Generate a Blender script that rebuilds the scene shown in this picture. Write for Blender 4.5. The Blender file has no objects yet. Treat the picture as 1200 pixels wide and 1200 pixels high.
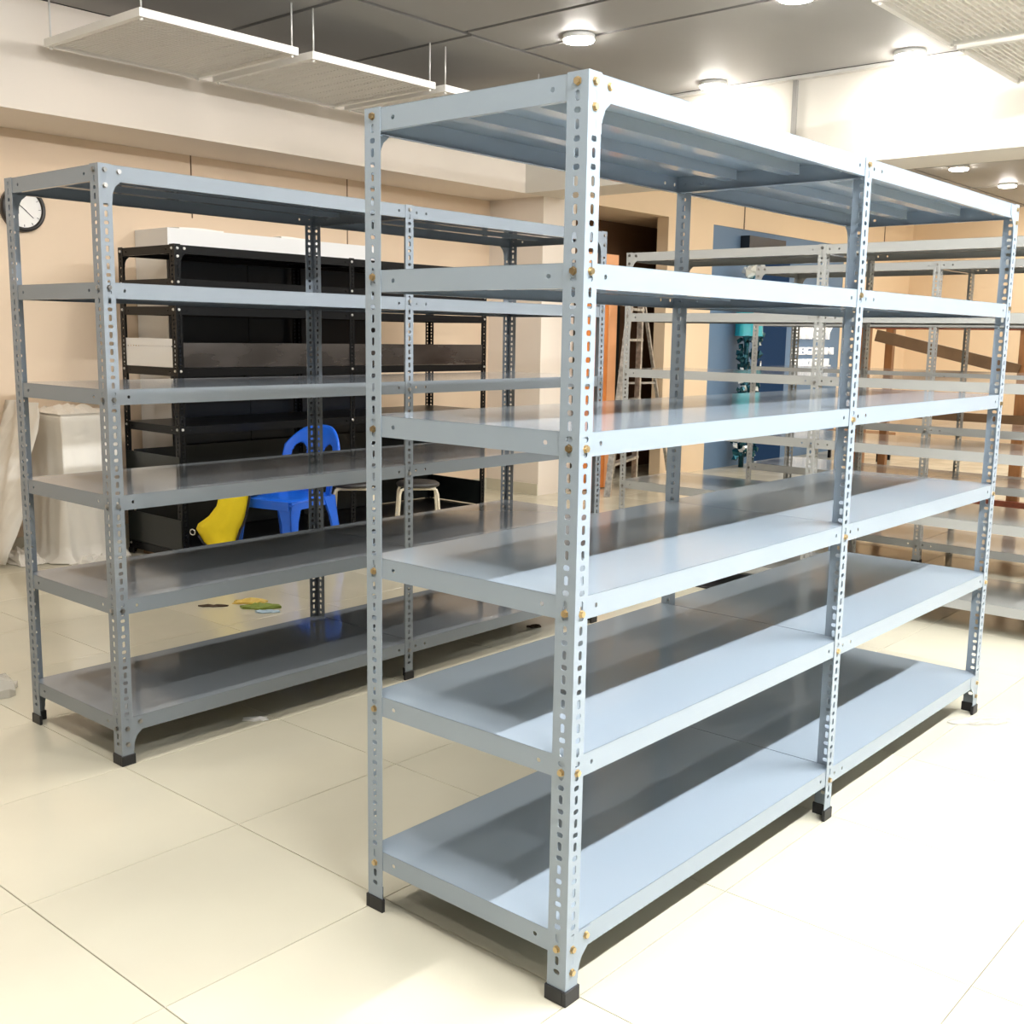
import bpy, math, random
from mathutils import Vector, Matrix
random.seed(7)
PI = math.pi
S = bpy.context.scene
COL = S.collection

# ------------------------------------------------------------------ camera
CAMP = Vector((-1.680, -1.286, 1.390))
F_PX, PITCH, ROLL, YAW = 1288.3, math.radians(9.1406), math.radians(0.9359), math.radians(49.1043)
def cam_axes():
    f = Vector((0, math.cos(PITCH), -math.sin(PITCH))); u = Vector((0, math.sin(PITCH), math.cos(PITCH))); r = Vector((1, 0, 0))
    r2 = r*math.cos(ROLL)+u*math.sin(ROLL); u2 = -r*math.sin(ROLL)+u*math.cos(ROLL)
    a = Vector((math.cos(YAW), math.sin(YAW), 0)); b = Vector((-math.sin(YAW), math.cos(YAW), 0))
    tf = lambda v: Vector((v.dot(a), v.dot(b), v.z))
    return tf(r2), tf(u2), tf(f)
cr, cu, cf = cam_axes()
cd = bpy.data.cameras.new('camera'); cam = bpy.data.objects.new('camera', cd); COL.objects.link(cam)
cam.matrix_world = Matrix(((cr.x, cu.x, -cf.x, CAMP.x), (cr.y, cu.y, -cf.y, CAMP.y), (cr.z, cu.z, -cf.z, CAMP.z), (0, 0, 0, 1)))
cd.sensor_width = 36.0; cd.lens = 36.0*F_PX/1200.0; cd.clip_start = 0.05; cd.clip_end = 100
S.camera = cam

# ------------------------------------------------------------------ world + exposure
w = bpy.data.worlds.new('world'); S.world = w; w.use_nodes = True
w.node_tree.nodes['Background'].inputs[0].default_value = (1, .96, .9, 1)
w.node_tree.nodes['Background'].inputs[1].default_value = 0.15
S.view_settings.view_transform = 'Standard'; S.view_settings.look = 'None'
S.view_settings.gamma = 1.0; S.view_settings.use_curve_mapping = False
S.view_settings.exposure = 0.95
LAMP_STRENGTH = 100.0
BATTEN_STRENGTH = 210.0

# ------------------------------------------------------------------ materials
def mat(name, col, rough=.5, metal=0.0, spec=.5, noise=0.0, nscale=8.0, bump=0.0, emit=None, estr=0.0, rnd=0.0,
        coat=0.0, alpha=None, trans=0.0, stretch=(1, 1, 1), rvar=0.0):
    m = bpy.data.materials.new(name); m.use_nodes = True
    nt = m.node_tree; N = nt.nodes; Lk = nt.links; b = N['Principled BSDF']
    b.inputs['Base Color'].default_value = (*col, 1); b.inputs['Roughness'].default_value = rough
    b.inputs['Metallic'].default_value = metal; b.inputs['Specular IOR Level'].default_value = spec
    if coat: b.inputs['Coat Weight'].default_value = coat; b.inputs['Coat Roughness'].default_value = .12
    if trans: b.inputs['Transmission Weight'].default_value = trans
    if alpha is not None: b.inputs['Alpha'].default_value = alpha
    if emit: b.inputs['Emission Color'].default_value = (*emit, 1); b.inputs['Emission Strength'].default_value = estr
    if noise or bump or rvar:
        tc = N.new('ShaderNodeTexCoord'); mp = N.new('ShaderNodeMapping'); mp.inputs['Scale'].default_value = stretch
        Lk.new(tc.outputs['Object'], mp.inputs[0])
        nz = N.new('ShaderNodeTexNoise'); nz.inputs['Scale'].default_value = nscale; nz.inputs['Detail'].default_value = 5
        Lk.new(mp.outputs[0], nz.inputs['Vector'])
    prev = None
    if noise:
        mx = N.new('ShaderNodeMix'); mx.data_type = 'RGBA'; mx.blend_type = 'MULTIPLY'; mx.inputs[0].default_value = 1
        mx.inputs[6].default_value = (*col, 1)
        rp = N.new('ShaderNodeMapRange'); rp.inputs[1].default_value = .3; rp.inputs[2].default_value = .7
        rp.inputs[3].default_value = 1-noise; rp.inputs[4].default_value = 1+noise*.3
        Lk.new(nz.outputs[0], rp.inputs[0]); Lk.new(rp.outputs[0], mx.inputs[7]); prev = mx.outputs[2]
    if rnd:
        oi = N.new('ShaderNodeObjectInfo'); r2 = N.new('ShaderNodeMapRange'); r2.inputs[3].default_value = 1-rnd; r2.inputs[4].default_value = 1+rnd*.4
        Lk.new(oi.outputs['Random'], r2.inputs[0])
        m2 = N.new('ShaderNodeMix'); m2.data_type = 'RGBA'; m2.blend_type = 'MULTIPLY'; m2.inputs[0].default_value = 1
        if prev: Lk.new(prev, m2.inputs[6])
        else: m2.inputs[6].default_value = (*col, 1)
        Lk.new(r2.outputs[0], m2.inputs[7]); prev = m2.outputs[2]
    if prev: Lk.new(prev, b.inputs['Base Color'])
    if rvar:
        rr = N.new('ShaderNodeMapRange'); rr.inputs[1].default_value = .35; rr.inputs[2].default_value = .65
        rr.inputs[3].default_value = max(.02, rough-rvar); rr.inputs[4].default_value = rough+rvar
        Lk.new(nz.outputs[0], rr.inputs[0]); Lk.new(rr.outputs[0], b.inputs['Roughness'])
    if bump:
        bp = N.new('ShaderNodeBump'); bp.inputs['Strength'].default_value = bump; bp.inputs['Distance'].default_value = .01
        Lk.new(nz.outputs[0], bp.inputs['Height']); Lk.new(bp.outputs[0], b.inputs['Normal'])
    return m

M = {}
M['paint'] = mat('blue_grey_enamel', (.305, .36, .415), .10, spec=.5)
M['paint_shade_tint'] = mat('enamel_shade_tint', (.215, .243, .272), .08, spec=.5)  # same rack enamel, its colour darkened to stand for weaker light
M['paint_bounce_tint'] = mat('enamel_bounce_light_tint', (.38, .385, .37), .09, spec=.5)  # same rack enamel, lightened and warmed to imitate bounce light
M['black_paint'] = mat('black_enamel', (.004, .0045, .0055), .3, spec=.22)
M['dark_sheet'] = mat('dark_green_black_sheet', (.012, .015, .014), .3, spec=.4, noise=.2)
M['steel_sheet'] = mat('scuffed_dark_steel', (.11, .10, .098), .26, metal=.8, noise=.3, nscale=2.2, stretch=(1, 1, 3), rvar=.08)
M['navy'] = mat('dark_navy_panel', (.012, .019, .032), .3, spec=.4, noise=.15, nscale=2)
M['rubber'] = mat('black_plastic', (.012, .012, .014), .45)
M['brass'] = mat('yellow_zinc', (.58, .44, .24), .32, metal=.9, rnd=.4)
M['zinc'] = mat('bright_zinc', (.75, .75, .74), .3, metal=.9)
M['dull'] = mat('dull_grey_bolt', (.30, .29, .27), .4, metal=.7, rnd=.6)
M['tile'] = mat('cream_vitrified_tile', (.64, .60, .475), .16, spec=.45, noise=.05, nscale=2.2, rnd=.035, rvar=.06)
M['grout'] = mat('grey_grout', (.17, .155, .13), .9)
M['wall_tan'] = mat('tan_wall_paint', (.74, .585, .43), .75, noise=.04, nscale=1.5)
M['wall_cream'] = mat('cream_wall_paint', (.80, .72, .635), .75, noise=.03, nscale=1.5)
M['wall_peach'] = mat('peach_wall_paint', (.87, .68, .47), .75, noise=.03, nscale=1.5)
M['wall_white'] = mat('white_wall_paint', (.70, .665, .60), .75, noise=.02, nscale=1.5)
M['wall_plain'] = mat('greyish_wall_paint', (.42, .40, .37), .75, noise=.02, nscale=1.5)
M['wall_blue'] = mat('blue_wall_paint', (.135, .225, .36), .6, noise=.05, nscale=1.5)
M['navy_door'] = mat('navy_door_paint', (.010, .038, .105), .7, spec=.1)
M['ceil'] = mat('grey_ceiling_panel', (.33, .325, .315), .55, spec=.3, noise=.06, nscale=1.3)
M['ceil_gap'] = mat('dark_ceiling_gap', (.03, .03, .035), .7)
M['white_metal'] = mat('white_powder_coat', (.83, .81, .77), .45)
M['louvre'] = mat('white_louvre', (.84, .81, .76), .5)
M['rod'] = mat('pale_steel_rod', (.72, .71, .68), .4, metal=.3)
M['conduit'] = mat('grey_conduit', (.30, .29, .27), .5)
M['lampbody'] = mat('white_lamp_body', (.8, .8, .78), .4)
M['lamp'] = mat('lit_led_diffuser', (1, 1, 1), .5, emit=(1, .955, .885), estr=LAMP_STRENGTH)
M['batten'] = mat('lit_batten_diffuser', (1, 1, 1), .5, emit=(.96, .98, 1.0), estr=BATTEN_STRENGTH)
M['brown_wall'] = mat('brown_recess_panel', (.17, .088, .042), .6, noise=.2, nscale=2)
M['wood'] = mat('varnished_brown_wood', (.30, .13, .045), .4, noise=.35, nscale=5, stretch=(4, 4, 1))
M['wood_red'] = mat('red_brown_wood', (.22, .055, .028), .4, noise=.3, nscale=5, stretch=(1, 4, 4))
M['wood_dark'] = mat('dark_brown_wood', (.15, .085, .04), .5, noise=.3, nscale=5)
M['orange'] = mat('orange_door_veneer', (.72, .22, .035), .4, noise=.15, nscale=3)
M['orange_pale'] = mat('pale_orange_door_edge', (.80, .38, .17), .5, noise=.1, nscale=3)
M['alu'] = mat('paint_spattered_aluminium', (.62, .60, .56), .42, metal=.75, noise=.45, nscale=25)
M['blue_pl'] = mat('blue_plastic', (.012, .13, .72), .3, spec=.5)
M['yellow'] = mat('yellow_fabric', (.86, .66, .01), .7, noise=.08, nscale=9, bump=.2)
M['navy_trim'] = mat('black_bag_trim', (.012, .012, .02), .6)
M['cream_tube'] = mat('cream_painted_tube', (.74, .66, .50), .35)
M['black_vinyl'] = mat('black_vinyl_seat', (.02, .018, .017), .4)
M['cab_white'] = mat('white_laminate', (.80, .80, .80), .4)
M['paper'] = mat('white_paper', (.88, .86, .82), .8)
M['plastic_wrap'] = mat('milky_plastic_sheet', (.86, .82, .75), .28, spec=.5, noise=.08, nscale=4, bump=.35)
M['clear_wrap'] = mat('crumpled_clear_plastic', (.70, .68, .62), .2, alpha=.5, bump=.6, nscale=20)
M['clock_rim'] = mat('black_clock_rim', (.018, .016, .016), .35)
M['clock_face'] = mat('white_clock_face', (.82, .80, .77), .4)
M['teal'] = mat('teal_satin', (.015, .42, .52), .25, spec=.6)
M['tinsel'] = mat('dark_teal_foil', (.015, .10, .14), .2, metal=.6, rnd=.5)
M['tinsel_white'] = mat('silver_foil', (.8, .85, .86), .2, metal=.4)
M['sign'] = mat('white_sign_letter', (.93, .91, .88), .5, emit=(1, .97, .93), estr=.25)  # faint glow added to brighten the letters, which are no lamps
M['brown_box'] = mat('brown_cardboard', (.36, .22, .12), .8, noise=.15)
M['wrapper_green'] = mat('green_wrapper', (.23, .30, .05), .4)
M['wrapper_blue'] = mat('pale_blue_wrapper', (.45, .60, .72), .4)
M['wrapper_yel'] = mat('mustard_wrapper', (.75, .53, .12), .4)
M['debris'] = mat('dark_debris', (.08, .05, .03), .8)

# ------------------------------------------------------------------ mesh helpers
class MB:
    def __init__(s): s.v = []; s.f = []; s.sm = []
    def add(s, vs, fs, smooth=False):
        o = len(s.v); s.v += [tuple(p) for p in vs]; s.f += [tuple(i+o for i in f) for f in fs]; s.sm += [smooth]*len(fs); return s
    def box(s, a, b):
        x0, y0, z0 = a; x1, y1, z1 = b
        return s.add([(x0, y0, z0), (x1, y0, z0), (x1, y1, z0), (x0, y1, z0), (x0, y0, z1), (x1, y0, z1), (x1, y1, z1), (x0, y1, z1)],
                     [(0, 3, 2, 1), (4, 5, 6, 7), (0, 1, 5, 4), (1, 2, 6, 5), (2, 3, 7, 6), (3, 0, 4, 7)])
    def bbox(s, a, b, c=.004):           # box with chamfered vertical and top edges
        x0, y0, z0 = a; x1, y1, z1 = b
        def ring(d, z): return [(x0+d, y0, z), (x1-d, y0, z), (x1, y0+d, z), (x1, y1-d, z), (x1-d, y1, z), (x0+d, y1, z), (x0, y1-d, z), (x0, y0+d, z)]
        def ring2(z): 
            d = c; return [(x0+2*d, y0+d, z), (x1-2*d, y0+d, z), (x1-d, y0+2*d, z), (x1-d, y1-2*d, z), (x1-2*d, y1-d, z), (x0+2*d, y1-d, z), (x0+d, y1-2*d, z), (x0+d, y0+2*d, z)]
        vs = ring2(z0)+ring(c, z0+c)+ring(c, z1-c)+ring2(z1)
        fs = [tuple(reversed(range(8))), tuple(range(24, 32))]
        for k in range(3):
            for i in range(8): j = (i+1) % 8; fs.append((k*8+i, k*8+j, k*8+8+j, k*8+8+i))
        return s.add(vs, fs)
    def bar(s, p, q, wx, wz, up=(0, 0, 1)):     # rectangular bar from p to q
        p = Vector(p); q = Vector(q); d = (q-p).normalized(); u = Vector(up)
        if abs(d.dot(u)) > .98: u = Vector((1, 0, 0))
        x = d.cross(u).normalized()*wx/2; z = x.cross(d).normalized()*wz/2
        vs = [p-x-z, p+x-z, p+x+z, p-x+z, q-x-z, q+x-z, q+x+z, q-x+z]
        return s.add(vs, [(0, 1, 2, 3), (7, 6, 5, 4), (1, 0, 4, 5), (2, 1, 5, 6), (3, 2, 6, 7), (0, 3, 7, 4)])
    def tube(s, pts, r, n=8, cap=True):
        pts = [Vector(p) for p in pts]; rs = r if isinstance(r, (list, tuple)) else [r]*len(pts)
        vs = []; fs = []; prevx = None
        for i, p in enumerate(pts):
            d = (pts[min(i+1, len(pts)-1)]-pts[max(i-1, 0)]).normalized()
            if prevx is None:
                ref = Vector((0, 0, 1)) if abs(d.z) < .9 else Vector((1, 0, 0)); x = d.cross(ref).normalized()
            else: x = (prevx-d*prevx.dot(d)).normalized()
            prevx = x; y = d.cross(x)
            for k in range(n):
                t = 2*PI*k/n; vs.append(p+(x*math.cos(t)+y*math.sin(t))*rs[i])
        for i in range(len(pts)-1):
            for k in range(n): j = (k+1) % n; fs.append((i*n+k, i*n+j, i*n+n+j, i*n+n+k))
        s.add(vs, fs, True)
        if cap:
            o = len(s.v)-len(vs); s.f += [tuple(o+k for k in reversed(range(n))), tuple(o+len(vs)-n+k for k in range(n))]; s.sm += [False, False]
        return s
    def lathe(s, prof, n=24, c=(0, 0, 0), axis='z'):
        vs = []; fs = []
        for r, z in prof:
            for k in range(n):
                t = 2*PI*k/n; x, y = r*math.cos(t), r*math.sin(t)
                p = (x, y, z) if axis == 'z' else (x, z, y)
                vs.append((c[0]+p[0], c[1]+p[1], c[2]+p[2]))
        for i in range(len(prof)-1):
            for k in range(n):
                j = (k+1) % n; q = (i*n+k, i*n+j, i*n+n+j, i*n+n+k); fs.append(q if axis == 'z' else q[::-1])
        return s.add(vs, fs, True)
    def disc(s, r, n, c, axis='z', flip=False):
        vs = []
        for k in range(n):
            t = 2*PI*k/n; x, y = r*math.cos(t), r*math.sin(t); p = (x, y, 0) if axis == 'z' else (x, 0, y)
            vs.append((c[0]+p[0], c[1]+p[1], c[2]+p[2]))
        f = tuple(range(n)); return s.add(vs, [f[::-1] if flip else f])
    def strip(s, o, el, ew, en, length, width, t, holes=()):
        # plate with oval holes: outer face at o, thickness t along -en; holes (pos, half_len, half_wid, wcenter)
        o = Vector(o); el = Vector(el); ew = Vector(ew); en = Vector(en)
        P = lambda l, ww, d: o+el*l+ew*ww-en*d
        holes = sorted(holes); cuts = []
        for i, h in enumerate(holes):
            lo = h[0]-h[1]-.0025; hi = h[0]+h[1]+.0025
            cuts.append([lo, hi])
        for i in range(len(cuts)-1):
            if cuts[i][1] > cuts[i+1][0]:
                mid = (holes[i][0]+holes[i][1]+holes[i+1][0]-holes[i+1][1])/2; cuts[i][1] = mid; cuts[i+1][0] = mid
        xs = 0.0; segs = []
        for i, (lo, hi) in enumerate(cuts):
            if lo > xs+1e-6: segs.append((xs, lo, None))
            segs.append((max(lo, xs), hi, holes[i])); xs = hi
        if xs < length-1e-6: segs.append((xs, length, None))
        for l0, l1, h in segs:
            for d, sg in ((0, 1), (t, -1)):
                q = [P(l0, 0, d), P(l1, 0, d), P(l1, width, d), P(l0, width, d)]
                if h is None: s.add(q, [(0, 1, 2, 3) if sg > 0 else (3, 2, 1, 0)])
                else:
                    wc = h[3] if len(h) > 3 else width/2
                    a, b = h[1], h[2]; c = min(a, b)*.55
                    oc = [(-a, -b+c), (-a+c, -b), (a-c, -b), (a, -b+c), (a, b-c), (a-c, b), (-a+c, b), (-a, b-c)]
                    hv = [P(h[0]+x, wc+y, d) for x, y in oc]
                    fs = [(0, 5, 4), (0, 1, 6, 5), (1, 7, 6), (1, 2, 8, 7), (2, 9, 8), (2, 3, 10, 9), (3, 11, 10), (3, 0, 4, 11)]
                    if sg < 0: fs = [f[::-1] for f in fs]
                    s.add(q+hv, fs)
            if h is not None:
                wc = h[3] if len(h) > 3 else width/2
                a, b = h[1], h[2]; c = min(a, b)*.55
                oc = [(-a, -b+c), (-a+c, -b), (a-c, -b), (a, -b+c), (a, b-c), (a-c, b), (-a+c, b), (-a, b-c)]
                vs = [P(h[0]+x, wc+y, 0) for x, y in oc]+[P(h[0]+x, wc+y, t) for x, y in oc]
                s.add(vs, [(i, i+8, (i+1) % 8+8, (i+1) % 8) for i in range(8)][::1])
        for ww, fl in ((0, 0), (width, 1)):
            q = [P(0, ww, 0), P(length, ww, 0), P(length, ww, t), P(0, ww, t)]; s.add(q, [(3, 2, 1, 0) if not fl else (0, 1, 2, 3)])
        for ll, fl in ((0, 1), (length, 0)):
            q = [P(ll, 0, 0), P(ll, width, 0), P(ll, width, t), P(ll, 0, t)]; s.add(q, [(3, 2, 1, 0) if not fl else (0, 1, 2, 3)])
        return s
    def mesh(s, name, m):
        me = bpy.data.meshes.new(name); me.from_pydata(s.v, [], s.f); me.polygons.foreach_set('use_smooth', s.sm); me.materials.append(m); me.update(); return me
    def build(s, name, m, parent=None, loc=(0, 0, 0), rz=0): return link(name, s.mesh(name, m), parent, loc, rz)

def link(name, me, parent=None, loc=(0, 0, 0), rz=0, rot=None):
    o = bpy.data.objects.new(name, me); COL.objects.link(o); o.parent = parent; o.location = loc
    o.rotation_euler = rot if rot else (0, 0, rz); return o
def empty(name, loc=(0, 0, 0), rz=0):
    o = bpy.data.objects.new(name, None); COL.objects.link(o); o.location = loc; o.rotation_euler = (0, 0, rz); o.empty_display_size = .1; return o
def tag(o, label, cat, group=None):
    o['label'] = label; o['category'] = cat
    if group: o['group'] = group
    return o
def struct(o, label=None, cat=None):
    o['kind'] = 'structure'
    if label: o['label'] = label
    if cat: o['category'] = cat
    return o
def sbox(name, a, b, m, label, cat, parent=None):
    o = MB().box(a, b).build(name, M[m], parent)
    return struct(o, label, cat) if parent is None else o
def copy_tree(o, parent=None):
    c = o.copy(); COL.objects.link(c); c.parent = parent
    for ch in list(o.children): copy_tree(ch, c)
    return c

# ------------------------------------------------------------------ the setting
ZC = 3.14; ZB = 2.55; YW = 5.42; YB = 4.81; XJ = 5.70; XF = 13.75; X0 = -6.5; Y0 = -4.6
# floor with single tiles
fl = sbox('floor', (X0, Y0, -.05), (XF+.1, 6.0, -.006), 'grout', 'cream tiled floor with thin grey joints', 'floor')
TP = .612; TX0 = .05; TY0 = .003; G = .0012
tm = MB()
hw = TP/2-G
tm.add([(-hw, -hw, -.006), (hw, -hw, -.006), (hw, hw, -.006), (-hw, hw, -.006), (-hw, -hw, -.0008), (hw, -hw, -.0008), (hw, hw, -.0008), (-hw, hw, -.0008),
        (-hw+.001, -hw+.001, 0), (hw-.001, -hw+.001, 0), (hw-.001, hw-.001, 0), (-hw+.001, hw-.001, 0)],
       [(8, 9, 10, 11)]+[(i, (i+1) % 4, (i+1) % 4+4, i+4) for i in range(4)]+[(i+4, (i+1) % 4+4, (i+1) % 4+8, i+8) for i in range(4)])
tile_me = tm.mesh('tile', M['tile'])
cells = []
for i in range(-11, 23):
    for j in range(-8, 10):
        cx = TX0+(i+.5)*TP; cy = TY0+(j+.5)*TP
        if cx+TP/2 > XF+.3 or cy > 6: continue
        d = Vector((cx, cy, 0))-CAMP; z = d.dot(cf)
        vis = z > .4 and abs(d.dot(cr)/z) < .56 and -.56 < d.dot(cu)/z < .56
        cells.append((0 if vis else 1, d.length, cx, cy))
cells.sort()
rest = MB()
for n, (v, d, cx, cy) in enumerate(cells):
    if n < 290 and v == 0:
        link('tile', tile_me, fl, (cx, cy, 0))
    else:
        rest.add([(x+cx, y+cy, z) for x, y, z in tm.v], tm.f)
ro = rest.build('outer_tiles', M['tile'], fl); ro['kind'] = 'stuff'

# walls
sbox('wall_left', (X0, YW, 0), (XJ, YW+.12, ZC), 'wall_tan', 'tan painted wall behind the black rack, with the clock', 'wall')
sbox('trim_1', (X0, YB, ZB), (XJ, YW, ZC), 'wall_cream', 'deep cream beam running above the tan wall', 'beam')
sbox('wall_jog', (XJ, YB, 0), (6.15, YW+.12, ZC), 'wall_cream', 'cream pillar end between tan wall and brown recess', 'pillar')
sbox('wall_back', (7.62, YB, 0), (8.46, YB+.13, ZB), 'wall_peach', 'peach pillar between the brown recess and blue wall', 'pillar')
sbox('trim_2', (6.15, YB, ZB), (XF, 5.62, ZC), 'wall_peach', 'peach beam above the recess and the blue wall', 'beam')
sbox('wall_blue', (8.46, YB+.012, 0), (11.62, YB+.2, ZB), 'wall_blue', 'blue painted wall carrying white letters', 'wall')
sbox('wall_peach', (11.62, YB+.008, 0), (XF, YB+.2, ZB), 'wall_peach', 'peach wall beyond the end of blue wall', 'wall')
sbox('wall_recess', (6.1, 5.55, 0), (9.6, 5.62, ZB+.1), 'brown_wall', 'dark brown panelled back of the recess', 'wall')
sbox('wall_recess_end', (9.55, YB+.2, 0), (9.6, 5.55, ZB), 'brown_wall', 'dark brown end of the recess behind the blue wall', 'wall')
sbox('wall_far', (XF, Y0, 0), (XF+.12, YB+.2, ZC), 'wall_peach', 'far peach wall behind the wooden frame', 'wall')
sbox('wall_right', (X0, Y0-.12, 0), (XF, Y0, ZC), 'wall_plain', 'grey wall of the hall, facing the blue wall', 'wall')
sbox('wall_front', (X0-.12, Y0, 0), (X0, YW, ZC), 'wall_plain', 'grey end wall of the hall', 'wall')
bk = sbox('trim_3', (5.46, Y0, ZB), (5.94, YB, ZC), 'wall_white', 'white dropped beam crossing the ceiling over the racks', 'beam')
MB().bar((5.45, 2.41, ZB), (5.45, 2.41, ZC), .03, .03).build('conduit', M['conduit'], bk)
# baseboards
sbox('baseboard_jog', (XJ-.012, YB, 0), (XJ, YW, .10), 'tile', 'low cream skirting at the pillar end', 'baseboard')
sbox('baseboard_left', (X0, YW-.012, 0), (XJ-.012, YW, .10), 'tile', 'low cream skirting along the tan wall', 'baseboard')
# thin vertical panel joints
def joint(name, a, b): 
    o = sbox(name, a, b, 'wood_dark', 'thin dark vertical joint line in the wall boarding', 'trim'); return o
joint('trim_4', (2.687, YW-.003, 2.14), (2.695, YW, ZB)); joint('trim_5', (4.06, YW-.003, 2.03), (4.068, YW, ZB))
joint('trim_6', (9.07, YB-.004, ZB), (9.09, YB, ZC)); joint('trim_7', (12.77, YB-.004, ZB), (12.79, YB, ZC))
# door leaf, navy door
dl = empty('door_1', (6.16, 4.70, 0)); struct(dl, 'orange wooden door leaf folded back at the recess', 'door')
MB().box((.0, .0, .01), (.36, .045, 2.06)).build('leaf', M['orange'], dl)
MB().box((.36, -.004, .01), (.49, .05, 2.12)).build('edge_post', M['orange_pale'], dl)
MB().box((.0, -.006, 2.0), (.36, .05, 2.12)).build('top_rail', M['orange_pale'], dl)
MB().box((.0, -.012, .42), (.49, -.002, .47)).build('kick_rail', M['wood_dark'], dl)
nd = empty('door_2', (9.44, YB, 0)); struct(nd, 'dark navy door set in the blue wall', 'door')
MB().box((0, -.03, 0), (.68, .01, 2.3)).build('leaf', M['navy_door'], nd)
MB().tube([(.06, -.05, 1.0), (.06, -.05, 1.15)], .012, 8).build('handle', M['zinc'], nd)
MB().box((-.4, -.10, 2.34), (.42, .01, 2.48)).build('closer_box', M['navy'], nd)

# ceiling panels with recessed dark gaps
ce = sbox('ceiling', (X0, Y0, ZC+.03), (XF, YW, ZC+.1), 'ceil_gap', 'grey panel ceiling with dark joints', 'ceiling')
def cpanel(x0, x1, y0, y1, g=.018):
    MB().box((x0+g, y0+g, ZC), (x1-g, y1-g, ZC+.028)).build('ceiling_panel', M['ceil'], ce)
ys = [Y0, -2.6, -.6, 1.4, 3.43]
xs = [X0, -4.4, -2.2, .2, 1.73, 3.26, 3.78, 5.40]
ys_b = [Y0, -.8, 3.43]
for i in range(len(xs)-1):
    for j in range(len(ys_b)-1): cpanel(xs[i], xs[i+1], ys_b[j], ys_b[j+1])
for x0, x1 in ((X0, -1.0), (-1.0, 1.2), (1.2, 2.39), (2.39, 3.33), (3.33, XJ)): cpanel(x0, x1, 3.43, YB-.004)
for x0, x1 in ((5.95, 8.1), (8.1, 9.82), (9.82, 11.6), (11.6, XF)):
    for y0, y1 in ((Y0, -.6), (-.6, 3.32), (3.32, YB)): cpanel(x0, x1, y0, y1)
MB().box((5.40, Y0, ZC-.02), (5.46, YB, ZC)).build('edge_channel', M['rod'], ce)

# ------------------------------------------------------------------ lamps
lamp = empty('ceiling_lamp', (3.72, 2.93, ZC))
MB().lathe([(.02, 0), (.095, 0), (.095, -.026), (.088, -.026)], 28).build('lamp_body', M['lampbody'], lamp)
d = MB(); d.lathe([(.090, -.026), (.090, -.029), (.086, -.036), (.07, -.040), (.001, -.042)], 28).build('diffuser', M['lamp'], lamp)
lamps = [(3.72, 2.93)]
spots = [(x, y) for x in (.66, 2.19, 3.74, 5.24) for y in (.15, 1.55, 2.93)]
spots += [(-.87, .15), (-.87, 1.55), (-.87, 2.93), (-2.4, .15), (-2.4, 1.55)]
spots += [(x, y) for x in (6.8, 8.37, 9.92, 11.45, 12.9) for y in (-1.3, .1, 1.5, 2.88)]
for x, y in spots:
    if (x, y) == (3.74, 2.93): continue
    lamps.append((x, y))
named = {(3.72, 2.93): 'lit round ceiling lamp beside the corner of the ceiling joints',
         (5.24, 2.93): 'lit round ceiling lamp close to the conduit on the white beam',
         (5.24, 1.55): 'lit round ceiling lamp throwing a bright pool on the white beam',
         (3.74, 1.55): 'lit round ceiling lamp over the right-hand bay gap, cut by picture edge',
         (9.92, 2.88): 'lit round ceiling lamp beyond the white beam, the nearer one to it',
         (11.45, 2.88): 'lit round ceiling lamp beyond the white beam, the one farther from it'}
named[(3.74, 1.55)] = 'lit round ceiling lamp in the wide plain ceiling panel before the beam'
for x, y in lamps:
    o = lamp if (x, y) == (3.72, 2.93) else copy_tree(lamp)
    o.location = (x, y, ZC)
    tag(o, named.get((x, y), 'lit round lamp on the ceiling above the racks' if x < 5.5 else 'lit round lamp on the ceiling of the far bay past the white beam'), 'lamp', 'round ceiling lamps')

bt = empty('batten_lamp', (0, -1.75, ZC))
MB().box((-.62, -.04, -.03), (.62, .04, 0)).build('housing', M['lampbody'], bt)
MB().bbox((-.60, -.032, -.055), (.60, .032, -.03), .006).build('tube_diffuser', M['batten'], bt)
for i, x in enumerate((-.55, .9, 2.35, 3.8)):
    o = bt if i == 0 else copy_tree(bt)
    o.location = (x, -1.65, ZC); tag(o, 'long lit batten lamp on the ceiling in front of the blue-grey rack', 'lamp', 'batten lamps over the aisle')

# ------------------------------------------------------------------ hanging louvre panels
def hang_panel():
    r = empty('hanging_louvre_panel'); s_ = .95
    f = MB()
    for a, b in (((0, 0, 0), (s_, .03, .04)), ((0, s_-.03, 0), (s_, s_, .04)), ((0, .03, 0), (.03, s_-.03, .04)), ((s_-.03, .03, 0), (s_, s_-.03, .04))): f.box(a, b)
    f.build('frame', M['white_metal'], r)
    g = MB(); n = 30
    for k in range(n):
        y = .03+(k+.5)*(s_-.06)/n; g.box((.03, y-.004, .014), (s_-.03, y+.004, .028))
    for k in range(8):
        x = .03+(k+.5)*(s_-.06)/8; g.box((x-.002, .03, .016), (x+.002, s_-.03, .028))
    go = g.build('louvre_slats', M['louvre'], r); go['kind'] = 'stuff'
    MB().box((.03, .03, .0285), (s_-.03, s_-.03, .036)).build('backing_sheet', M['louvre'], r)
    for x in (.025, s_-.025):
        for y in (.025, s_-.025):
            MB().tube([(x, y, .03), (x, y, ZC-2.87)], .005, 6).build('hanger_rod', M['rod'], r)
            MB().tube([(x, y, -.012), (x, y, .0)], .009, 6).build('rod_nut', M['white_metal'], r)
    return r
hp = hang_panel()
hl = ['white louvre panel hung in front of the beam, at the free end of its row',
      'white louvre panel hung in front of the beam, second in its row',
      'white louvre panel hung above the top shelf corner, mostly hidden by it',
      'white louvre panel hung above the aisle, away from the white beam',
      'white louvre panel hung above the aisle, beside the white dropped beam']
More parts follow.
